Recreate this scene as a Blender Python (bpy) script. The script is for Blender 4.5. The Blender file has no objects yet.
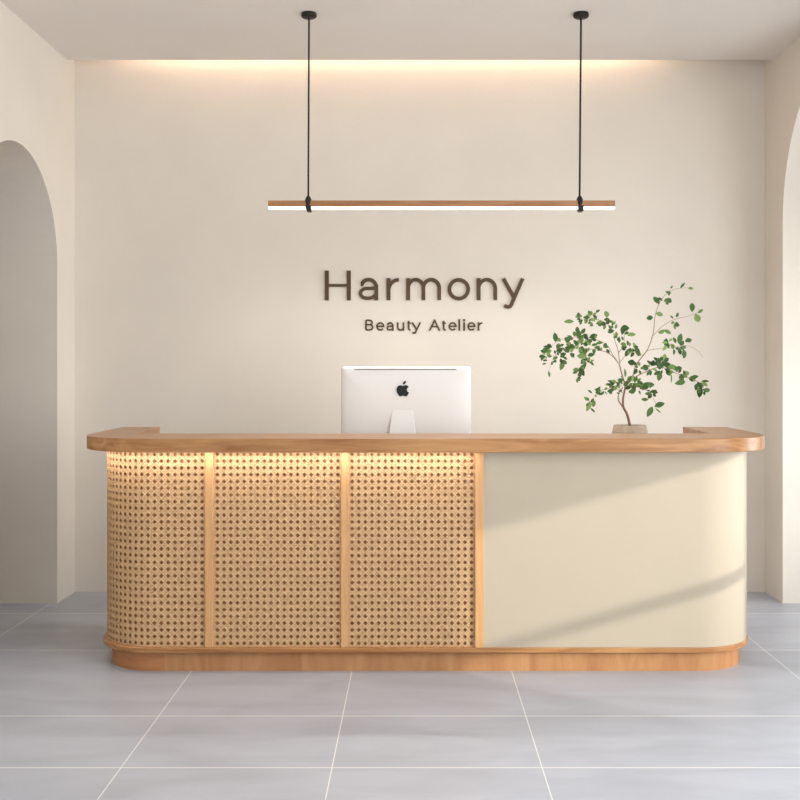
import bpy, bmesh, math, random
from mathutils import Vector, Matrix
C = bpy.context.scene.collection
S = bpy.context.scene
rng = random.Random(11)

# ------------------------------------------------------------------ camera
F, CX, CY, H = 1100.0, 415.0, 366.0, 1.374        # focal length in px, principal point, eye height
cam = bpy.data.cameras.new('camera')
cam.sensor_width = 36.0
cam.lens = 36.0 * F / 800.0
cam.shift_x = (400.0 - CX) / 800.0
cam.shift_y = -(400.0 - CY) / 800.0
cam.clip_start = 0.05
camo = bpy.data.objects.new('camera', cam)
C.objects.link(camo)
camo.location = (0, 0, H)
camo.rotation_euler = (math.pi / 2, 0, 0)
S.camera = camo

# ------------------------------------------------------------------ world, sun, daylight
w = bpy.data.worlds.new('daylight'); S.world = w
w.use_nodes = True
bg = w.node_tree.nodes['Background']
bg.inputs[0].default_value = (0.88, 0.95, 1.0, 1)
bg.inputs[1].default_value = 1.2

def light(name, kind, loc, direction, energy, color, size=None, size_y=None, angle=None, spread=None):
    l = bpy.data.lights.new(name, kind)
    l.energy = energy; l.color = color
    if kind == 'AREA':
        l.shape = 'RECTANGLE'; l.size = size; l.size_y = size_y
        if spread is not None: l.spread = spread
    if angle is not None: l.angle = angle
    o = bpy.data.objects.new(name, l); C.objects.link(o)
    o.location = loc
    o.rotation_euler = Vector(direction).to_track_quat('-Z', 'Y').to_euler()
    return o

SUN = Vector((-1.0, 0.80, -0.285))
light('sun', 'SUN', (6, 1, 4), SUN, 1.75, (1.0, 0.94, 0.84), angle=math.radians(1.8))
# area lamps: one stands in for side-window daylight, two added in windowless right passage
light('window_daylight', 'AREA', (2.04, 2.5, 1.75), (-1, 0.15, 0.0), 105, (0.95, 0.98, 1.0), 3.4, 2.2)
light('passage_fill', 'AREA', (3.0, 4.80, 1.5), (-0.4, 0.9, 0), 19, (0.97, 0.99, 1.0), 1.2, 2.4)  # added to brighten the far jamb of the right archway
light('passage_fill', 'AREA', (3.70, 5.6, 0.95), (-1, 0.2, 0.02), 15, (0.95, 0.98, 1.0), 1.2, 1.5, spread=math.radians(75))  # added beam that lifts the left wall and the lower back wall

S.view_settings.view_transform = 'Standard'
S.view_settings.look = 'None'
S.view_settings.exposure = 0.24
S.view_settings.gamma = 1.0
S.view_settings.use_curve_mapping = False

# ------------------------------------------------------------------ helpers
def lin(r, g, b):
    def f(c):
        c /= 255.0
        return c / 12.92 if c <= 0.04045 else ((c + 0.055) / 1.055) ** 2.4
    return (f(r), f(g), f(b), 1.0)

def px(x, y, d):
    """point at image position (x, y) and distance d from the camera"""
    return Vector(((x - CX) * d / F, d, H - (y - CY) * d / F))

def new_mat(name):
    m = bpy.data.materials.new(name); m.use_nodes = True
    nt = m.node_tree
    return m, nt, nt.nodes['Principled BSDF']

def plain(name, col, rough=0.6, spec=0.4, metal=0.0, noise=0.0, nscale=8.0, bump=0.0, bscale=60.0, emit=None, estr=0.0):
    m, nt, b = new_mat(name)
    b.inputs['Base Color'].default_value = col
    b.inputs['Roughness'].default_value = rough
    b.inputs['Specular IOR Level'].default_value = spec
    b.inputs['Metallic'].default_value = metal
    tc = nt.nodes.new('ShaderNodeTexCoord')
    if noise > 0:
        n = nt.nodes.new('ShaderNodeTexNoise'); n.inputs['Scale'].default_value = nscale
        n.inputs['Detail'].default_value = 5
        nt.links.new(tc.outputs['Object'], n.inputs['Vector'])
        r = nt.nodes.new('ShaderNodeValToRGB')
        r.color_ramp.elements[0].position = 0.3; r.color_ramp.elements[1].position = 0.7
        r.color_ramp.elements[0].color = tuple(c * (1 - noise) for c in col[:3]) + (1,)
        r.color_ramp.elements[1].color = tuple(min(1, c * (1 + noise)) for c in col[:3]) + (1,)
        nt.links.new(n.outputs['Fac'], r.inputs['Fac'])
        nt.links.new(r.outputs['Color'], b.inputs['Base Color'])
    if bump > 0:
        n2 = nt.nodes.new('ShaderNodeTexNoise'); n2.inputs['Scale'].default_value = bscale
        n2.inputs['Detail'].default_value = 3
        nt.links.new(tc.outputs['Object'], n2.inputs['Vector'])
        bp = nt.nodes.new('ShaderNodeBump'); bp.inputs['Strength'].default_value = bump
        bp.inputs['Distance'].default_value = 0.01
        nt.links.new(n2.outputs['Fac'], bp.inputs['Height'])
        nt.links.new(bp.outputs['Normal'], b.inputs['Normal'])
    if emit is not None:
        b.inputs['Emission Color'].default_value = emit
        b.inputs['Emission Strength'].default_value = estr
    return m

def wood(name, c_dark, c_light, grain=(1.2, 14, 14), rough=0.45, offset=(0, 0, 0)):
    m, nt, b = new_mat(name)
    tc = nt.nodes.new('ShaderNodeTexCoord')
    mp = nt.nodes.new('ShaderNodeMapping')
    mp.inputs['Scale'].default_value = grain
    mp.inputs['Location'].default_value = offset
    nt.links.new(tc.outputs['Object'], mp.inputs['Vector'])
    n = nt.nodes.new('ShaderNodeTexNoise'); n.inputs['Scale'].default_value = 1.6
    n.inputs['Detail'].default_value = 7; n.inputs['Roughness'].default_value = 0.6
    n.inputs['Distortion'].default_value = 1.1
    nt.links.new(mp.outputs['Vector'], n.inputs['Vector'])
    r = nt.nodes.new('ShaderNodeValToRGB')
    r.color_ramp.elements[0].position = 0.30; r.color_ramp.elements[0].color = c_dark
    r.color_ramp.elements[1].position = 0.72; r.color_ramp.elements[1].color = c_light
    nt.links.new(n.outputs['Fac'], r.inputs['Fac'])
    nt.links.new(r.outputs['Color'], b.inputs['Base Color'])
    b.inputs['Roughness'].default_value = rough
    b.inputs['Specular IOR Level'].default_value = 0.35
    bp = nt.nodes.new('ShaderNodeBump'); bp.inputs['Strength'].default_value = 0.08
    bp.inputs['Distance'].default_value = 0.004
    nt.links.new(n.outputs['Fac'], bp.inputs['Height'])
    nt.links.new(bp.outputs['Normal'], b.inputs['Normal'])
    return m

def floor_mat():
    m, nt, b = new_mat('floor_tiles')
    N, L = nt.nodes.new, nt.links.new
    geo = N('ShaderNodeNewGeometry'); sep = N('ShaderNodeSeparateXYZ')
    L(geo.outputs['Position'], sep.inputs[0])
    xs = [-3.1, -2.11, -1.006, -0.284, 0.435, 1.69, 2.75]
    ys = [-2.0, -1.0, 0.0, 1.0, 2.0, 3.10, 3.763, 4.318, 5.32, 6.11]
    total = None
    for axis, vals in (('X', xs), ('Y', ys)):
        for v in vals:
            c = N('ShaderNodeMath'); c.operation = 'COMPARE'
            L(sep.outputs[axis], c.inputs[0])
            c.inputs[1].default_value = v; c.inputs[2].default_value = 0.0020 if axis == 'X' else 0.0034
            if total is None: total = c
            else:
                a = N('ShaderNodeMath'); a.operation = 'MAXIMUM'
                L(total.outputs[0], a.inputs[0]); L(c.outputs[0], a.inputs[1]); total = a
    mp = N('ShaderNodeMapping'); mp.inputs['Scale'].default_value = (0.9, 2.6, 1)
    L(geo.outputs['Position'], mp.inputs['Vector'])
    n = N('ShaderNodeTexNoise'); n.inputs['Scale'].default_value = 2.2; n.inputs['Detail'].default_value = 6
    n.inputs['Distortion'].default_value = 0.7
    L(mp.outputs['Vector'], n.inputs['Vector'])
    r = N('ShaderNodeValToRGB')
    r.color_ramp.elements[0].position = 0.3; r.color_ramp.elements[0].color = lin(168, 172, 182)
    r.color_ramp.elements[1].position = 0.75; r.color_ramp.elements[1].color = lin(186, 190, 201)
    L(n.outputs['Fac'], r.inputs['Fac'])
    mx = N('ShaderNodeMix'); mx.data_type = 'RGBA'
    L(total.outputs[0], mx.inputs['Factor']); L(r.outputs['Color'], mx.inputs['A'])
    mx.inputs['B'].default_value = lin(232, 231, 230)
    L(mx.outputs['Result'], b.inputs['Base Color'])
    b.inputs['Roughness'].default_value = 0.38
    b.inputs['Specular IOR Level'].default_value = 0.4
    return m

def obj(name, bm, mat, parent=None, smooth=False, bevel=0.0, angle=40):
    me = bpy.data.meshes.new(name)
    bmesh.ops.recalc_face_normals(bm, faces=bm.faces[:])
    if parent is not None:
        # bmesh is built in world coordinates; store it in its parent's frame
        mw = Matrix.Identity(4); p = parent
        while p is not None:
            mw = p.matrix_basis @ mw; p = p.parent
        bm.transform(mw.inverted())
    bm.to_mesh(me); bm.free()
    me.materials.append(mat)
    o = bpy.data.objects.new(name, me); C.objects.link(o)
    if parent is not None: o.parent = parent
    if smooth:
        for p in me.polygons: p.use_smooth = True
        me.set_sharp_from_angle(angle=math.radians(angle))
    if bevel > 0:
        md = o.modifiers.new('bevel', 'BEVEL'); md.width = bevel; md.segments = 3
        md.limit_method = 'ANGLE'; md.angle_limit = math.radians(50)
    return o

def thing(name, label, cat, loc, group=None, rotz=0):
    o = bpy.data.objects.new(name, None); C.objects.link(o)
    o.empty_display_size = 0.1
    o.location = loc; o.rotation_euler = (0, 0, rotz)
    o['label'] = label; o['category'] = cat
    if group: o['group'] = group
    return o

def struct(name, bm, mat, parent=None, **k):
    o = obj(name, bm, mat, parent, **k)
    o['kind'] = 'structure'
    return o

def box(bm, x0, x1, y0, y1, z0, z1):
    v = [bm.verts.new(p) for p in ((x0,y0,z0),(x1,y0,z0),(x1,y1,z0),(x0,y1,z0),(x0,y0,z1),(x1,y0,z1),(x1,y1,z1),(x0,y1,z1))]
    for f in ((0,3,2,1),(4,5,6,7),(0,1,5,4),(1,2,6,5),(2,3,7,6),(3,0,4,7)):
        bm.faces.new([v[i] for i in f])
    return v

def prism(bm, pts, axis, a, b):
    """polygon of 2D points extruded along an axis: 'z' (x, y), 'x' (y, z), 'y' (x, z)"""
    def P(p, t):
        return {'z': (p[0], p[1], t), 'x': (t, p[0], p[1]), 'y': (p[0], t, p[1])}[axis]
    A = [bm.verts.new(P(p, a)) for p in pts]
    B = [bm.verts.new(P(p, b)) for p in pts]
    bm.faces.new(A); bm.faces.new(B[::-1])
    n = len(pts)
    for i in range(n):
        bm.faces.new([A[i], A[(i+1) % n], B[(i+1) % n], B[i]])

def lathe(bm, prof, cx, cy, n=40, caps=True):
    rings = []
    for r, z in prof:
        rings.append([bm.verts.new((cx + r*math.cos(2*math.pi*i/n), cy + r*math.sin(2*math.pi*i/n), z)) for i in range(n)])
    for a, b in zip(rings, rings[1:]):
        for i in range(n):
            bm.faces.new([a[i], a[(i+1) % n], b[(i+1) % n], b[i]])
    if caps:
        bm.faces.new(rings[0][::-1]); bm.faces.new(rings[-1])

def tube(bm, pts, radii, n=8):
    rings = []
    pts = [Vector(p) for p in pts]
    ref = Vector((0.3, 0.9, 0.2)).normalized()
    for i, p in enumerate(pts):
        t = (pts[min(i+1, len(pts)-1)] - pts[max(i-1, 0)]).normalized()
        u = t.cross(ref)
        if u.length < 1e-3: u = t.cross(Vector((1, 0, 0)))
        u.normalize(); v = t.cross(u)
        r = radii[i] if isinstance(radii, (list, tuple)) else radii
        rings.append([bm.verts.new(p + u*r*math.cos(2*math.pi*k/n) + v*r*math.sin(2*math.pi*k/n)) for k in range(n)])
    for a, b in zip(rings, rings[1:]):
        for k in range(n):
            bm.faces.new([a[k], a[(k+1) % n], b[(k+1) % n], b[k]])
    bm.faces.new(rings[0][::-1]); bm.faces.new(rings[-1])

def catmull(P, per=6):
    P = [Vector(p) for p in P]
    if len(P) < 3:
        return [P[0].lerp(P[-1], i/per) for i in range(per+1)]
    out = []
    for i in range(len(P)-1):
        p0 = P[i-1] if i > 0 else P[0]*2 - P[1]
        p1, p2 = P[i], P[i+1]
        p3 = P[i+2] if i+2 < len(P) else P[-1]*2 - P[-2]
        for k in range(per):
            t = k/per
            out.append(0.5*((2*p1) + (p2-p0)*t + (2*p0-5*p1+4*p2-p3)*t*t + (3*p1-p0-3*p2+p3)*t**3))
    out.append(P[-1])
    return out

# ------------------------------------------------------------------ materials
M = {}
M['wall'] = plain('wall_plaster', lin(233, 225, 214), 0.85, 0.2, noise=0.025, nscale=2.5, bump=0.06, bscale=45)
M['white'] = plain('white_plaster', lin(240, 240, 238), 0.85, 0.2, noise=0.01, nscale=3)
M['ceiling'] = plain('ceiling_plaster', lin(234, 228, 221), 0.9, 0.2, noise=0.015, nscale=2)
M['floor'] = floor_mat()
M['sun_blocker'] = plain('sun_blocker_fabric', lin(235, 230, 222), 0.9, 0.1)
M['frame'] = plain('window_frame_paint', lin(220, 214, 205), 0.5, 0.4)
M['top_wood'] = wood('oak_top', lin(142, 92, 52), lin(194, 146, 97), (0.9, 9, 16), 0.3)
M['base_wood'] = wood('oak_base', lin(164, 112, 70), lin(194, 147, 101), (6, 6, 0.9))
M['corner_wood'] = wood('oak_corner', lin(158, 102, 62), lin(196, 142, 96), (1.4, 3, 14), offset=(3, 1, 2))
M['post_wood'] = wood('oak_post', lin(194, 146, 98), lin(216, 172, 122), (16, 16, 0.8))
M['inner_wood'] = wood('oak_inner', lin(168, 116, 72), lin(192, 140, 94), (2, 6, 6), 0.6)
M['cane'] = plain('woven_cane', lin(204, 166, 124), 0.55, 0.3, noise=0.12, nscale=60)
M['cream'] = plain('cream_laminate', lin(182, 170, 151), 0.6, 0.3, noise=0.012, nscale=5)
M['led_warm'] = plain('warm_light_strip', lin(255, 230, 190), 0.5, emit=(1.0, 0.90, 0.80, 1), estr=26)
M['led_cove'] = plain('cove_light_strip', lin(255, 230, 200), 0.5, emit=(1.0, 0.78, 0.60, 1), estr=15)
M['diffuser'] = plain('lamp_diffuser', lin(255, 250, 240), 0.5, emit=(1.0, 0.92, 0.80, 1), estr=1.25)
M['black'] = plain('black_metal', lin(38, 33, 28), 0.5, 0.4, 0.3)
M['cord'] = plain('black_cord', lin(40, 34, 30), 0.7)
M['lamp_wood'] = wood('lamp_walnut', lin(150, 104, 66), lin(186, 138, 98), (1.5, 20, 20))
M['bronze'] = plain('bronze_letters', lin(84, 62, 36), 0.5, 0.4, 0.0, noise=0.05, nscale=20)
M['alu'] = plain('pale_aluminium', lin(238, 237, 236), 0.45, 0.5, 0.0)
M['alu_stand'] = plain('stand_aluminium', lin(242, 241, 240), 0.42, 0.5, 0.0)
M['slot'] = plain('dark_slot', lin(120, 116, 110), 0.6)
M['logo'] = plain('black_logo', lin(14, 13, 13), 0.35)
M['glass'] = plain('black_screen', lin(12, 12, 14), 0.1, 0.5)
M['stone'] = plain('stoneware', lin(188, 168, 150), 0.8, 0.2, noise=0.12, nscale=60, bump=0.2, bscale=120)
M['soil'] = plain('potting_soil', lin(70, 52, 38), 0.95, 0.1, noise=0.3, nscale=80)
M['bark'] = plain('bark', lin(134, 104, 84), 0.8, 0.2, noise=0.25, nscale=70)
M['twig'] = plain('twig', lin(150, 128, 108), 0.8, 0.2, noise=0.2, nscale=60)

def leaf_mat():
    m, nt, b = new_mat('leaf')
    N, L = nt.nodes.new, nt.links.new
    g = N('ShaderNodeNewGeometry')
    r = N('ShaderNodeValToRGB')
    e = r.color_ramp.elements
    e[0].position = 0.0; e[0].color = lin(54, 84, 42)
    e[1].position = 1.0; e[1].color = lin(142, 170, 98)
    e2 = r.color_ramp.elements.new(0.6); e2.color = lin(84, 118, 62)
    L(g.outputs['Random Per Island'], r.inputs['Fac'])
    L(r.outputs['Color'], b.inputs['Base Color'])
    b.inputs['Roughness'].default_value = 0.5
    b.inputs['Specular IOR Level'].default_value = 0.35
    tr = N('ShaderNodeBsdfTranslucent'); L(r.outputs['Color'], tr.inputs['Color'])
    ms = N('ShaderNodeMixShader'); ms.inputs[0].default_value = 0.25
    out = nt.nodes['Material Output']
    L(b.outputs[0], ms.inputs[1]); L(tr.outputs[0], ms.inputs[2]); L(ms.outputs[0], out.inputs['Surface'])
    return m
M['leaf'] = leaf_mat()

# ------------------------------------------------------------------ the room
XL, XR, YB, ZC = -2.07, 2.128, 6.69, 3.196
YF = -1.2
bm = bmesh.new(); box(bm, -4.6, 5.2, YF - 1.5, YB + 0.2, -0.12, 0.0)
struct('floor', bm, M['floor'])
bm = bmesh.new(); box(bm, XL - 0.3, XR + 0.3, YB, YB + 0.2, 0, ZC + 0.32)
struct('wall_back', bm, M['wall'])
# ceiling slab that stops short of the back wall: the slot above it hides the cove light
bm = bmesh.new()
box(bm, XL, XR, YF, YB - 0.14, ZC, ZC + 0.10)
box(bm, XL, XR, YB - 0.5, YB, ZC + 0.22, ZC + 0.32)
box(bm, XL, XR, YB - 0.5, YB - 0.45, ZC + 0.10, ZC + 0.22)
ceil = struct('ceiling', bm, M['ceiling'])
bm = bmesh.new(); box(bm, -1.72, 1.40, YB - 0.19, YB - 0.165, ZC + 0.10, ZC + 0.125)
struct('light_strip', bm, M['led_cove'], ceil)

def arch_pts(y0, y1, spring, rise, n=36):
    c, r = (y0 + y1) / 2, (y1 - y0) / 2
    return [(y0, 0)] + [(c - r*math.cos(math.pi*i/n), spring + rise*math.sin(math.pi*i/n)) for i in range(n+1)] + [(y1, 0)]

YJ = 6.366                                        # far jamb of both archways
ZT = ZC + 0.32
left = [(YF, 0)] + arch_pts(YJ - 1.24, YJ, 1.96, 0.58) + [(YB, 0), (YB, ZT), (YF, ZT)]
bm = bmesh.new(); prism(bm, left, 'x', XL - 1.9, XL)
struct('wall_left', bm, M['wall'])
WY0, WY1, WZ = 0.8, 4.565, 2.9
right = [(YF - 1.4, 0), (WY0, 0), (WY0, WZ), (WY1, WZ), (WY1, 0)] + arch_pts(YJ - 1.6, YJ, 2.2, 0.8) + [(YB, 0), (YB, ZT), (YF - 1.4, ZT)]
bm = bmesh.new(); prism(bm, right, 'x', XR, XR + 0.12)
struct('wall_right', bm, M['wall'])
# the left archway is a deep vaulted passage closed at its far end
bm = bmesh.new(); box(bm, XL - 2.05, XL - 1.9, 4.6, YB, 0, ZT)
struct('wall_passage_left', bm, M['wall'])
# passage behind the right archway
bm = bmesh.new()
box(bm, XR + 0.12, 3.9, YJ, YJ + 0.2, 0, ZT)
box(bm, XR + 0.12, 3.9, 4.57, 4.67, 0, ZT)
box(bm, 3.75, 3.9, 4.57, YJ + 0.2, 0, ZT)
struct('wall_passage_right', bm, M['white'])
bm = bmesh.new(); box(bm, XR + 0.12, 3.9, 4.57, YJ + 0.2, 3.1, 3.2)
struct('ceiling_passage_right', bm, M['ceiling'])
# unseen side window nearer the camera; panels in it added to shape the sun patch
bm = bmesh.new()
box(bm, XR + 0.03, XR + 0.09, 3.23, 3.33, 0, WZ)
box(bm, XR + 0.03, XR + 0.09, 3.33, WY1, 0.605, 0.65)
box(bm, XR + 0.03, XR + 0.09, WY0, WY1, WZ - 0.06, WZ)
win = struct('window_1', bm, M['frame'])
bm = bmesh.new()
box(bm, XR + 0.04, XR + 0.05, WY0, 3.25, 0.01, WZ - 0.05)
box(bm, XR + 0.04, XR + 0.05, 3.31, WY1, 1.165, WZ - 0.05)
struct('sun_blocker', bm, M['sun_blocker'], win)

# ------------------------------------------------------------------ reception counter
BF = 4.925                                        # body front
BACK = 5.80
CXB, HW, R = 0.050, 1.507, 0.28                  # body centre, half width, corner radius
counter = thing('reception_counter', 'long round-cornered oak reception counter with woven cane front and plain cream right end',
                'reception desk', (CXB, BF + 0.4, 0))
S1 = BACK - (BF + R)                              # straight return
S2 = S1 + R * math.pi / 2
S3 = S2 + 2 * (HW - R)
S4 = S3 + R * math.pi / 2
S5 = S4 + S1
def path(s, d=0.0):
    """point of the counter's plan outline at length s from the back left end, pushed outwards by d"""
    if s <= S1:
        p, n = Vector((CXB - HW, BACK - s)), Vector((-1, 0))
    elif s <= S2:
        a = (s - S1) / R
        n = Vector((-math.cos(a), -math.sin(a))); p = Vector((CXB - HW + R, BF + R)) + n * R
    elif s <= S3:
        p, n = Vector((CXB - HW + R + (s - S2), BF)), Vector((0, -1))
    elif s <= S4:
        a = (s - S3) / R
        n = Vector((math.sin(a), -math.cos(a))); p = Vector((CXB + HW - R, BF + R)) + n * R
    else:
        p, n = Vector((CXB + HW, BF + R + (s - S4))), Vector((1, 0))
    return p + n * d
def s_at(x):                                      # length at front-plane image column x
    return S2 + ((x - CX) * BF / F - (CXB - HW + R))
def samples(s0, s1):
    ks = [s0, s1] + [s for s in (S1, S2, S3, S4) if s0 < s < s1]
    for a, b in ((S1, S2), (S3, S4)):
        for i in range(1, 20):
            s = a + (b - a) * i / 20
            if s0 < s < s1: ks.append(s)
    return sorted(ks)
def sweep(bm, s0, s1, d0, d1, z0, z1):
    rings = []
    for s in samples(s0, s1):
        a, b = path(s, d0), path(s, d1)
        rings.append([bm.verts.new((a.x, a.y, z0)), bm.verts.new((b.x, b.y, z0)), bm.verts.new((b.x, b.y, z1)), bm.verts.new((a.x, a.y, z1))])
    for a, b in zip(rings, rings[1:]):
        for k in range(4):
            bm.faces.new([a[k], a[(k+1) % 4], b[(k+1) % 4], b[k]])
    bm.faces.new(rings[0][::-1]); bm.faces.new(rings[-1])

Z_PL, Z_LED, Z_BODY, Z_TOP = 0.089, 0.114, 0.992, 1.053
# countertop
OX, OF, RO = HW + 0.084, BF - 0.07, 0.36
x0, x1 = CXB - OX, CXB + OX
xi0, xi1, yi = -1.345, 1.412, 5.24
top = [(x0, BACK)]
top += [(x0 + RO - RO*math.cos(a), OF + RO - RO*math.sin(a)) for a in [math.pi/2*i/24 for i in range(25)]]
top += [(x1 - RO + RO*math.sin(a), OF + RO - RO*math.cos(a)) for a in [math.pi/2*i/24 for i in range(25)]]
top += [(x1, BACK), (xi1, BACK), (xi1, yi), (xi0, yi), (xi0, BACK)]
bm = bmesh.new(); prism(bm, top, 'z', Z_BODY, Z_TOP)
obj('countertop', bm, M['top_wood'], counter, smooth=True, bevel=0.0025, angle=30)
# plinth: a corner piece of its own grain on the left, then the long run
SJ = s_at(163)
bm = bmesh.new(); sweep(bm, 0.0, SJ, -0.03, -0.05, 0, Z_PL)
obj('plinth', bm, M['corner_wood'], counter, smooth=True)
bm = bmesh.new(); sweep(bm, SJ, S5, -0.03, -0.05, 0, Z_PL)
obj('plinth', bm, M['base_wood'], counter, smooth=True)
bm = bmesh.new(); sweep(bm, 0.0, S5, 0.007, -0.06, Z_PL, Z_LED)
obj('ledge', bm, M['top_wood'], counter, smooth=True, bevel=0.004)
# carcass boards behind the cane and inside face
bm = bmesh.new(); sweep(bm, 0.0, s_at(480), -0.022, -0.040, Z_LED, Z_BODY)
obj('backing_board', bm, M['inner_wood'], counter, smooth=True)
bm = bmesh.new(); sweep(bm, 0.0, S5, -0.14, -0.16, 0.0, Z_BODY)
obj('inner_panel', bm, M['cream'], counter, smooth=True)
for sa in (0.0, S5 - 0.02):
    bm = bmesh.new(); sweep(bm, sa, sa + 0.02, 0.0, -0.16, 0, Z_BODY)
    obj('end_panel', bm, M['post_wood'], counter)
# posts
POSTS = [(205.0, 213.5, 0.004), (341.0, 348.5, 0.004), (475.0, 484.0, 0.010)]
for a, b, d in POSTS:
    bm = bmesh.new(); sweep(bm, s_at(a), s_at(b), d, -0.032, Z_LED, Z_BODY)
    obj('post', bm, M['post_wood'], counter, bevel=0.003)
# cream end panel
bm = bmesh.new(); sweep(bm, s_at(484), S5 - 0.02, 0.0, -0.03, Z_LED, Z_BODY)
obj('cream_panel', bm, M['cream'], counter, smooth=True)

# woven cane: pairs of upright and level strands crossed by two sets of diagonals
P = 0.0304
def strand(bm, pts, wv, h=0.0011):
    """flat slightly domed ribbon through (s, z, d) points; wv = half-width vector in (s, z)"""
    rows = []
    for s, z, d in pts:
        row = []
        for k, dd in ((-1, -h), (0, 0.0), (1, -h)):
            p = path(s + wv[0]*k, d + dd)
            row.append(bm.verts.new((p.x, p.y, z + wv[1]*k)))
        rows.append(row)
    for a, b in zip(rows, rows[1:]):
        for k in (0, 1):
            bm.faces.new([a[k], a[k+1], b[k+1], b[k]])
def cane(s0, s1):
    bm = bmesh.new()
    D = -0.012
    hw = 0.0029
    L, Zh = s1 - s0, Z_BODY - Z_LED
    nu, nz = max(1, round(L / P)), round(Zh / P)
    pu, pz = L / nu, Zh / nz
    for i in range(nu + 1):
        for e in (-0.0031, 0.0031):
            s = min(max(s0 + i*pu + e, s0 + hw), s1 - hw)
            strand(bm, [(s, Z_LED, D), (s, Z_BODY, D)], (hw, 0))
    ss = [s0 + L*k/(nu*2) for k in range(nu*2 + 1)]
    for j in range(nz + 1):
        for e in (-0.0031, 0.0031):
            z = min(max(Z_LED + j*pz + e, Z_LED + hw), Z_BODY - hw)
            strand(bm, [(s, z, D + 0.0010 + 0.0007*math.cos(math.pi*k)) for k, s in enumerate(ss)], (0, hw))
    q = 0.0034
    for sign in (1, -1):
        for k in range(-nz - 1, nu + nz + 2):
            # cells walked in half steps along the diagonal that cuts the corners of the holes
            pts = []
            for m in range(0, 2*nz + 1):
                z = Z_LED + m*pz/2
                u = (k + 0.5) + sign*m/2
                if -1e-6 <= u <= nu + 1e-6:
                    pts.append((s0 + u*pu, z, D + 0.0022 + 0.0006*(1 if (m + sign) % 2 else -1)))
            if len(pts) > 1:
                strand(bm, pts, (q*0.7071, -q*0.7071*sign))
    o = obj('cane_panel', bm, M['cane'], counter, smooth=True, angle=80)
    return o
cane(0.02, s_at(205))
cane(s_at(213.5), s_at(341))
cane(s_at(348.5), s_at(475))
# warm light strip under the overhang
bm = bmesh.new(); sweep(bm, S1 - 0.05, s_at(474), 0.052, 0.034, Z_BODY - 0.0008, Z_BODY - 0.0001)
obj('light_strip', bm, M['led_warm'], counter)
# work shelf inside
ZS = 0.84
bm = bmesh.new(); box(bm, CXB - HW + 0.16, CXB + HW - 0.16, BF + 0.16, 5.76, ZS - 0.03, ZS)
obj('work_shelf', bm, M['top_wood'], counter)

# ------------------------------------------------------------------ desktop computer seen from behind
def rrect(w, h, r, n=6):
    pts = []
    for cx_, cz_, a0 in ((w/2-r, h/2-r, 0), (-w/2+r, h/2-r, 90), (-w/2+r, -h/2+r, 180), (w/2-r, -h/2+r, 270)):
        for i in range(n+1):
            a = math.radians(a0 + 90*i/n); pts.append((cx_ + r*math.cos(a), cz_ + r*math.sin(a)))
    return pts
DM = 5.46
mc = px(405.8, 366.5, DM)
MW, MH = 0.646, 0.47
comp = thing('desktop_computer', 'silver all-in-one desktop computer seen from behind, standing behind the counter top', 'computer',
             (mc.x, DM, ZS), rotz=math.radians(-3))
zt = mc.z
zc = zt - MH/2
def cw(x, y, z):                                   # computer's own frame -> world
    return comp.matrix_basis @ Vector((x, y, z - ZS))
bm = bmesh.new()
rings = []
for t, ins in ((0.016, 0.0), (0.006, 0.0), (0.0, 0.002), (-0.006, 0.010), (-0.014, 0.034), (-0.022, 0.085), (-0.027, 0.15), (-0.029, 0.2)):
    rings.append([bm.verts.new(cw(x, t, zc + z)) for x, z in rrect(MW - 2*ins, MH - 2*ins, 0.016 + ins*0.06)])
for a, b in zip(rings, rings[1:]):
    n = len(a)
    for i in range(n): bm.faces.new([a[i], a[(i+1) % n], b[(i+1) % n], b[i]])
bm.faces.new(rings[0]); bm.faces.new(rings[-1][::-1])
housing = obj('housing', bm, M['alu'], comp, smooth=True, angle=50)
bm = bmesh.new()
prism(bm, [(x, z + zc) for x, z in rrect(MW - 0.004, MH - 0.004, 0.012)], 'y', 0.016, 0.019)
for v in bm.verts: v.co = cw(*v.co)
obj('screen', bm, M['glass'], comp)
bm = bmesh.new()                                   # vent slot along the top edge
box(bm, -0.255, 0.25, -0.0115, -0.004, zt - 0.0155, zt - 0.0115)
for v in bm.verts: v.co = cw(*v.co)
obj('vent_slot', bm, M['slot'], housing)
# bent stand: sloping neck down to a foot that runs under the screen
bm = bmesh.new()
prof = [(-0.030, zt - 0.215), (-0.088, ZS + 0.012), (-0.088, ZS), (0.11, ZS), (0.11, ZS + 0.008), (-0.075, ZS + 0.012), (-0.024, zt - 0.222)]
xo = -0.013
A, B = [], []
for y, z in prof:
    k = min(1, max(0, (z - ZS) / (zt - 0.215 - ZS)))
    hwid = 0.094 - 0.042 * k
    A.append(bm.verts.new(cw(xo - hwid, y, z))); B.append(bm.verts.new(cw(xo + hwid*0.97, y, z)))
bm.faces.new(A); bm.faces.new(B[::-1])
for i in range(len(A)):
    j = (i+1) % len(A); bm.faces.new([A[i], A[j], B[j], B[i]])
obj('stand', bm, M['alu_stand'], comp, bevel=0.003)
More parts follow.
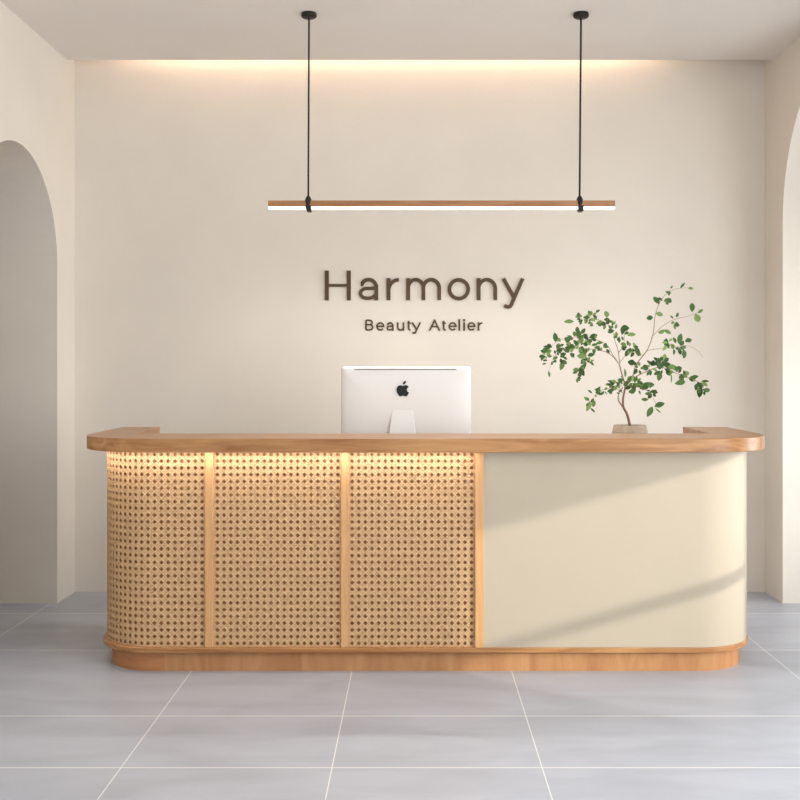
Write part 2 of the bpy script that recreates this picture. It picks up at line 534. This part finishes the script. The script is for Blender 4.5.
# fruit-shaped mark: body with a bite on the right and a leaf above
def c2(P, per=5):
    return [(v.x, v.y) for v in catmull([Vector((a, b, 0)) for a, b in P], per)][:-1]
bodyp = c2([(0.02,0.72),(0.20,0.80),(0.36,0.76),(0.47,0.66),(0.37,0.55),(0.335,0.42),(0.385,0.28),(0.49,0.20),(0.43,0.07),(0.33,-0.07),(0.21,-0.10),(0.07,-0.055),(-0.03,-0.055),(-0.17,-0.10),(-0.29,-0.05),(-0.42,0.15),(-0.49,0.40),(-0.44,0.62),(-0.31,0.76),(-0.15,0.78),(0.02,0.72)])
leafp = c2([(0.02,0.84),(0.03,0.98),(0.12,1.09),(0.25,1.14),(0.25,1.02),(0.17,0.90),(0.02,0.84)])
bm = bmesh.new()
sc = 0.062
lz = mc.z - (395.0 - 366.5) * DM / F
for pts in (bodyp, leafp):
    prism(bm, [(-0.0135 + a*sc, lz + b*sc) for a, b in pts], 'y', -0.0310, -0.026)
for v in bm.verts: v.co = cw(*v.co)
obj('logo', bm, M['logo'], housing)

# ------------------------------------------------------------------ potted tree
PD = 5.46
pc = px(630, 425, PD)
tree = thing('potted_tree', 'small airy leafy tree in a round taupe pot behind the counter top', 'plant', (pc.x, PD, ZS))
pr = 16.3 * PD / F
zr = pc.z
bm = bmesh.new()
lathe(bm, [(pr*0.86, ZS + 0.0008), (pr*1.08, ZS + 0.015), (pr*1.17, ZS + 0.09), (pr*1.12, zr - 0.05), (pr*1.0, zr - 0.004), (pr*0.97, zr), (pr*0.92, zr - 0.002), (pr*0.90, zr - 0.03)], pc.x, PD, 48)
pot = obj('pot', bm, M['stone'], tree, smooth=True)
bm = bmesh.new()
lathe(bm, [(0.001, zr - 0.012), (pr*0.9, zr - 0.014), (pr*0.9, zr - 0.03), (0.001, zr - 0.03)], pc.x, PD, 32)
obj('soil', bm, M['soil'], pot)

def q(cx_, cy_, dy=0.0):                           # position in the plant study (3.81 units per px) -> world
    return px(520 + cx_/3.81, 270 + cy_/3.81, PD + dy)
trunk = [[(420,612,0),(418,590,0),(408,550,0),(394,522,0),(393,490,0),(398,462,.0),(402,436,0)]]
limbs = [  # (points, r0, r1)
 ([(396,528,0),(380,505,.01),(374,488,.01),(380,462,.02),(392,448,.02)], .0040, .0022),
 ([(402,440,0),(388,396,.01),(378,358,.02)], .0038, .0028),
 ([(378,358,.02),(345,322,.0),(305,306,-.03),(240,300,-.06),(170,306,-.09),(110,335,-.10)], .0022, .0008),
 ([(372,350,.02),(350,318,.04),(330,285,.06),(280,262,.08),(220,255,.09),(150,268,.10),(100,312,.10)], .0018, .0007),
 ([(380,356,.02),(374,310,.03),(362,270,.05),(350,226,.06),(325,200,.07),(270,182,.08),(215,188,.09)], .0020, .0007),
 ([(374,318,.03),(395,285,.0),(398,245,-.02),(410,238,-.03)], .0016, .0008),
 ([(382,350,.02),(405,322,.04),(440,298,.05)], .0015, .0008),
 ([(402,440,0),(430,404,-.01),(442,362,-.02),(486,302,-.03),(508,238,-.03),(514,180,-.02),(530,130,-.01),(560,88,.0),(605,70,.02),(655,68,.03)], .0034, .0006),
 ([(500,258,-.03),(545,212,-.05),(590,188,-.06),(640,176,-.07),(690,158,-.08)], .0014, .0006),
 ([(466,326,-.02),(490,306,.02),(530,300,.05),(580,296,.07),(630,288,.09),(672,304,.10),(698,333,.10)], .0016, .0005),
 ([(402,442,0),(440,408,.02),(480,388,.04),(535,370,.06),(590,392,.07),(650,412,.08),(692,436,.08),(705,462,.08)], .0030, .0006),
 ([(404,440,0),(450,446,-.05),(488,462,-.08),(508,492,-.09),(522,518,-.09)], .0018, .0007),
 ([(392,470,0),(365,452,-.04),(320,455,-.07),(285,478,-.08),(268,508,-.08)], .0016, .0006),
 ([(250,300,-.05),(248,345,-.06),(230,380,-.06),(212,420,-.05)], .0010, .0005),
 ([(150,315,-.09),(122,345,-.1),(108,400,-.1)], .0009, .0005),
 ([(392,448,.02),(370,428,.05),(335,425,.06)], .0012, .0006),
]
bm = bmesh.new()
pts = catmull([q(*p) for p in trunk[0]], 5)
tube(bm, pts, [0.0075 - 0.0035*i/(len(pts)-1) for i in range(len(pts))], 10)
obj('trunk', bm, M['bark'], tree, smooth=True, angle=80)
bm = bmesh.new()
curves = []
for P_, r0, r1 in limbs:
    pts = catmull([q(*p) for p in P_], 6)
    curves.append(pts)
    tube(bm, pts, [r0 + (r1 - r0)*i/(len(pts)-1) for i in range(len(pts))], 6)

def leaf(bm, base, direction, face, L, W):
    """one pointed oval leaf folded a little along its midrib"""
    t = direction.normalized()
    s = face.cross(t)
    if s.length < 1e-3: s = t.cross(Vector((0, 0, 1)))
    s.normalize(); n = t.cross(s).normalized()
    if n.dot(face) < 0: n = -n
    prof = [(0.0, 0.04), (0.16, 0.55), (0.36, 0.95), (0.56, 1.0), (0.78, 0.72), (0.93, 0.3), (1.0, 0.02)]
    rows = []
    for u, wv in prof:
        c = base + t*L*u + n*(-0.10*L*u*u)
        e = n*(0.16*W*wv)
        rows.append([bm.verts.new(c - s*W*wv*0.5 + e), bm.verts.new(c), bm.verts.new(c + s*W*wv*0.5 + e)])
    for a, b in zip(rows, rows[1:]):
        for k in (0, 1): bm.faces.new([a[k], a[k+1], b[k+1], b[k]])

lb = bmesh.new()
def spray(cx_, cy_, dy, ang, size=1.0, wid=0.6, stalk=True):
    """a leaf whose base is at study position; ang = direction in the picture plane, degrees (0 right, 90 up)"""
    b = q(cx_, cy_, dy)
    a = math.radians(ang)
    d = Vector((math.cos(a), rng.uniform(-0.45, 0.45), math.sin(a)))
    f = Vector((rng.uniform(-0.6, 0.6), -1, rng.uniform(-0.3, 0.8)))
    L = 0.048 * size * rng.uniform(0.88, 1.1)
    leaf(lb, b, d, f, L, L*wid*0.98*rng.uniform(0.9, 1.1))

# clusters: (centre x, y, spread x, spread y, depth, number, size)
clusters = [
 (100,325,18,18,-.10,7,.75),(130,300,22,18,-.08,9,.85),(150,330,18,14,-.09,6,.8),(170,285,22,16,.09,9,.85),(205,262,24,18,.09,12,.9),
 (235,250,22,18,.09,10,.9),(230,290,26,14,-.06,9,.85),(270,290,24,14,-.05,9,.8),(310,292,22,10,-.03,8,.75),(190,315,14,12,-.09,5,.8),
 (262,262,18,12,.08,5,.7),(250,325,14,14,-.06,6,.9),(258,350,10,12,-.06,4,.8),(228,380,14,14,-.06,6,.85),(215,408,8,10,-.05,3,.7),
 (120,350,16,12,-.1,4,.6),(240,180,18,12,.08,7,.8),(270,178,18,14,.08,8,.8),(285,205,16,8,.08,5,.7),(330,205,16,12,.07,6,.8),
 (345,190,10,12,.07,4,.7),(362,230,12,14,.05,6,.75),(385,250,18,16,.0,8,.8),(415,295,18,14,.04,9,.9),(440,312,10,16,.05,4,1.0),
 (545,120,12,14,.0,4,.75),(572,75,8,10,.0,3,.7),(590,195,14,12,-.06,5,.75),(565,275,14,14,.06,6,.9),(600,292,16,12,.08,6,.85),
 (628,308,10,12,.09,4,.8),(452,372,16,12,-.02,6,.85),(500,368,20,14,.05,8,.9),(528,350,20,16,.06,8,1.0),(545,378,20,14,.06,9,1.0),
 (575,375,18,12,.07,6,1.0),(600,395,16,12,.07,5,.9),(640,410,18,8,.08,4,.8),(675,425,16,12,.08,5,.85),(695,452,12,14,.08,5,.9),
 (400,420,20,14,.0,9,.85),(430,430,18,12,-.03,7,.85),(450,455,18,12,-.05,7,1.0),(478,440,14,12,-.06,4,1.0),(500,468,12,8,-.08,4,.8),
 (320,458,22,8,-.07,8,.8),(362,460,14,12,-.04,6,.75),(350,428,18,6,.05,5,.65),(288,465,14,8,-.08,4,.6),(265,505,10,12,-.08,4,.8),
 (372,428,14,8,.02,5,.8),
]
for x, y, sx, sy, dy, n, sz in clusters:
    for i in range(round(n*1.15)):
        ox, oy = rng.gauss(0, 0.62)*sx, rng.gauss(0, 0.62)*sy
        ang = math.degrees(math.atan2(-oy, ox)) + rng.uniform(-50, 50)
        spray(x + ox*0.75, y + oy*0.75, dy + rng.uniform(-.035, .035), ang, sz*rng.uniform(.5, .88), rng.uniform(.5, .68))
# single leaves that draw the outline of the plant
for a in [(206,197,.09,178,1.15,.42),(240,190,.09,200,.6,.5),(136,275,.1,95,.95,.5),(108,385,-.1,-80,.75,.45),(103,312,-.1,170,.7,.55),(100,355,-.1,195,.55,.4),
          (162,345,-.09,-100,.95,.6),(330,182,.07,90,.85,.75),(265,178,.08,100,.75,.7),(225,185,.08,95,.8,.6),(382,226,.0,10,1.0,.8),(408,250,-.03,12,1.0,.5),
          (440,290,.05,-70,1.25,.45),(400,330,.04,60,1.1,.5),(222,328,-.06,175,.2,.6),(255,328,-.06,178,1.05,.62),(240,360,-.06,-110,.8,.6),(225,372,-.06,-60,1.0,.6),
          (530,130,-.01,120,.95,.6),(507,180,-.02,190,.75,.75),(516,165,-.02,-10,1.0,.5),(556,110,.0,-30,.7,.8),(575,90,.0,160,.7,.45),(610,70,.02,50,.85,.3),
          (640,70,.03,0,.6,.6),(655,160,-.08,82,1.2,.5),(678,164,-.08,40,.7,.5),(668,166,-.08,-60,1.05,.6),(525,240,-.04,20,.9,.5),(548,228,-.04,-25,.9,.4),
          (605,282,.08,78,1.25,.5),(628,272,.09,15,.8,.65),(620,300,.09,-75,.95,.5),(585,300,.07,-80,.7,.55),(555,295,.06,90,1.0,.5),(440,355,-.02,170,.85,.75),
          (525,372,.06,80,1.2,.5),(545,355,.06,75,1.0,.55),(535,385,.06,-95,1.15,.5),(560,370,.07,0,1.25,.5),(630,425,.07,190,1.2,.5),(575,395,.07,-80,1.2,.25),
          (690,440,.08,-95,1.3,.45),(695,455,.08,-15,.9,.5),(690,425,.08,5,.9,.35),(650,408,.08,5,.8,.5),(640,402,.08,110,.5,.8),
          (466,458,-.06,45,1.2,.55),(490,492,-.09,185,.7,.5),(512,520,-.09,20,1.0,.55),(505,520,-.09,-120,1.25,.5),(515,525,-.09,-45,.9,.2),(495,465,-.08,0,.9,.55),
          (268,498,-.08,-110,1.1,.5),(278,495,-.08,-80,.8,.65),(268,525,-.08,-45,.7,.35),(275,470,-.08,140,.6,.35),(400,410,.0,90,.9,.35)]:
    spray(*a)
obj('branches', bm, M['twig'], tree, smooth=True, angle=80)
obj('foliage', lb, M['leaf'], tree, smooth=True, angle=80)

# ------------------------------------------------------------------ pendant bar lamp
LD = 5.68
lamp = thing('pendant_lamp', 'slim wooden bar pendant light hanging from two black cords above the counter', 'lamp',
             (px(441.5, 205, LD).x, LD, px(0, 205, LD).z))
a, b = px(268.5, 201, LD), px(614.5, 207.1, LD)
zg = px(0, 209.3, LD).z
bm = bmesh.new(); box(bm, a.x, b.x, LD - 0.02, LD + 0.02, b.z, a.z)
obj('wooden_bar', bm, M['lamp_wood'], lamp, bevel=0.002)
bm = bmesh.new(); box(bm, a.x + 0.001, b.x - 0.001, LD - 0.0195, LD + 0.0195, zg, b.z)
obj('diffuser', bm, M['diffuser'], lamp)
lit = light('lamp_light', 'AREA', (0, 0, -0.025), (0, -0.25, -1), 17, (1.0, 0.95, 0.88), 1.30, 0.035)
lit.parent = lamp
for xc, xk in ((309.0, 308.3), (581.0, 579.6)):
    ct, cb = px(xc, 10, LD), px(xk, 198, LD)
    bm = bmesh.new()
    lathe(bm, [(0.030, ZC - 0.026), (0.038, ZC - 0.021), (0.041, ZC - 0.012), (0.038, ZC)], ct.x, LD, 32)
    obj('canopy', bm, M['black'], lamp, smooth=True)
    bm = bmesh.new()
    tube(bm, [Vector((ct.x, LD, ZC - 0.016)), Vector((cb.x, LD, cb.z))], 0.0052, 8)
    obj('cord', bm, M['cord'], lamp, smooth=True)
    bm = bmesh.new()                               # clamp: rounded grip over the bar with a hook below
    zt_, zb_ = px(0, 196.5, LD).z, px(0, 211.8, LD).z
    prof = []
    for i in range(11):
        t = i / 10
        prof.append((0.006 + 0.0125*math.sin(math.pi*(0.08 + 0.84*t)), zt_ + (px(0, 207.5, LD).z - zt_)*t))
    rings = []
    for r_, z_ in prof:
        rings.append([bm.verts.new((cb.x + r_*math.cos(2*math.pi*k/20), LD + (r_ + 0.010)*math.sin(2*math.pi*k/20), z_)) for k in range(20)])
    for ra, rb in zip(rings, rings[1:]):
        for k in range(20): bm.faces.new([ra[k], ra[(k+1) % 20], rb[(k+1) % 20], rb[k]])
    bm.faces.new(rings[0][::-1]); bm.faces.new(rings[-1])
    prism(bm, [(cb.x - 0.012, px(0, 206, LD).z), (cb.x + 0.016, px(0, 206, LD).z), (cb.x + 0.017, zb_ + 0.004), (cb.x + 0.014, zb_), (cb.x - 0.005, zb_), (cb.x - 0.010, zb_ + 0.012)], 'y', LD - 0.027, LD + 0.027)
    obj('clamp', bm, M['black'], lamp, smooth=True, angle=50)

# ------------------------------------------------------------------ raised lettering on the back wall
def arc(cx_, cy_, rx, ry, a0, a1, n=18):
    return [(cx_ + rx*math.cos(math.radians(a0 + (a1-a0)*i/n)), cy_ + ry*math.sin(math.radians(a0 + (a1-a0)*i/n))) for i in range(n+1)]
X_ = 0.705                                          # x-height / cap height (centre lines)
def glyph(c):
    """centre-line strokes; x 0..1 across the letter, y 0..1 up the capital height; (points, relative weight, square ends)"""
    if c == 'H': return [([(0,0),(0,1)],1,1), ([(1,0),(1,1)],1,1), ([(0,.5),(1,.5)],.72,0)]
    if c == 'a': return [([(1,0),(1,.45)],1,1), ([(.06,.55)] + arc(.5,.44,.44,.285,158,90,8) + arc(.53,.42,.47,.305,88,0,12),.95,0),
                         ([(1,.40),(.55,.385)] + arc(.42,.195,.42,.19,90,270,16) + arc(.48,.26,.52,.255,275,352,10),.85,0)]
    if c == 'r': return [([(0,0),(0,X_)],1,1), (arc(1.0,.30,.98,.415,172,92,14) + [(1.08,.715)],.92,0)]
    if c == 'm': return [([(0,0),(0,X_)],1,1), (arc(.245,.40,.245,.325,180,0,20) + [(.49,0)],.93,1), (arc(.745,.40,.255,.325,180,0,20) + [(1,0)],.93,1)]
    if c == 'o': return [(arc(.5,X_/2,.5,X_/2 + .01,0,360,44),.95,0)]
    if c == 'n': return [([(0,0),(0,X_)],1,1), (arc(.5,.37,.5,.355,180,0,22) + [(1,0)],.93,1)]
    if c == 'y': return [([(0,X_),(.52,.06)],.95,1), ([(1,X_),(.45,-.16),(.40,-.25),(.33,-.31),(.24,-.335),(.15,-.33),(.09,-.315)],.95,1)]
    if c == 'B': return [([(0,0),(0,1)],1,0), ([(0,1),(.5,1)] + arc(.5,.77,.42,.23,85,-85,12) + [(.5,.54),(0,.54)],.9,0), ([(.5,.54)] + arc(.55,.27,.45,.27,85,-85,14) + [(.5,0),(0,0)],.9,0)]
    if c == 'e': return [([(.02,.37),(1,.37)] + arc(.5,.365,.5,.365,2,320,36),.9,0)]
    if c == 'u': return [([(1,X_),(1,0)],1,1), ([(0,X_)] + arc(.5,.34,.5,.345,180,360,20),.93,1)]
    if c == 't': return [([(.42,.95),(.42,.22)] + arc(.72,.22,.30,.22,180,275,10) + [(1,.03)],.95,0), ([(0,X_),(1,X_)],.85,0)]
    if c == 'A': return [([(0,0),(.5,1)],.95,1), ([(1,0),(.5,1)],.95,1), ([(.2,.34),(.8,.34)],.85,0)]
    if c == 'l': return [([(.5,0),(.5,1.02)],1,1)]
    if c == 'i': return [([(.5,0),(.5,.70)],1,1), ([(.5,1.0),(.5,1.02)],1.2,1)]
def ribbon(bm, pts, w, square, y0, y1):
    P_ = [Vector(p) for p in pts]
    P_ = [p for i, p in enumerate(P_) if i == 0 or (p - P_[i-1]).length > 1e-6]
    closed = (P_[0] - P_[-1]).length < 1e-5
    if square and not closed:
        P_[0] = P_[0] + (P_[0] - P_[1]).normalized()*w/2
        P_[-1] = P_[-1] + (P_[-1] - P_[-2]).normalized()*w/2
    rings = []
    n = len(P_)
    for i, p in enumerate(P_):
        if closed and i in (0, n-1):
            t0, t1 = (P_[-1] - P_[-2]).normalized(), (P_[1] - P_[0]).normalized()
        else:
            t0 = (p - P_[i-1]).normalized() if i > 0 else (P_[1] - p).normalized()
            t1 = (P_[i+1] - p).normalized() if i < n-1 else t0
        t = (t0 + t1).normalized()
        k = min(1.6, 1.0 / max(0.3, t.dot(t1)))
        nn = Vector((-t.y, t.x)) * (w/2*k)
        a, b = p + nn, p - nn
        rings.append([bm.verts.new((a.x, y0, a.y)), bm.verts.new((b.x, y0, b.y)), bm.verts.new((b.x, y1, b.y)), bm.verts.new((a.x, y1, a.y))])
    for a, b in zip(rings, rings[1:]):
        for k in range(4): bm.faces.new([a[k], a[(k+1) % 4], b[(k+1) % 4], b[k]])
    if not closed:
        bm.faces.new(rings[0][::-1]); bm.faces.new(rings[-1])
def lettering(sign, spec, base, cap, sw, depth):
    k = YB / F
    for c, xa, xb in spec:
        bm = bmesh.new()
        lo, hi = base - sw/2, base - cap + sw/2     # image rows of the lowest and highest centre lines
        for si, (pts, wt, sq) in enumerate(glyph(c)):
            wp = []
            for u, v in pts:
                ix = xa + sw/2 + u*(xb - xa - sw)
                iy = lo + v*(hi - lo)
                wp.append(((ix - CX)*k, H - (iy - CY)*k))
            e = 0.0002*si
            ribbon(bm, wp, sw*wt*k, sq, YB - depth - e, YB + 0.001)
        obj('letter', bm, M['bronze'], sign)
sg = thing('wall_sign', 'large bronze brown raised lettering on the beige back wall', 'sign', px(424, 300, YB))
lettering(sg, [('H',325.0,350.9),('a',358.6,378.3),('r',386.6,400.2),('m',406.2,441.2),('o',447.4,470.1),('n',476.6,497.2),('y',502.3,523.8)], 300.3, 29.6, 3.9, 0.011)
sg2 = thing('wall_sign', 'small brown lettering line mounted under the large letters', 'sign', px(424, 330, YB))
lettering(sg2, [('B',365.2,373.6),('e',376.2,384.6),('a',386.4,393.8),('u',396.8,404.4),('t',406.4,411.4),('y',411.8,420.8),('A',429.0,440.2),('t',441.2,446.6),
                ('e',448.4,456.8),('l',458.2,460.4),('i',463.0,465.2),('e',467.2,475.6),('r',477.6,483.0)], 330.8, 11.4, 1.75, 0.006)
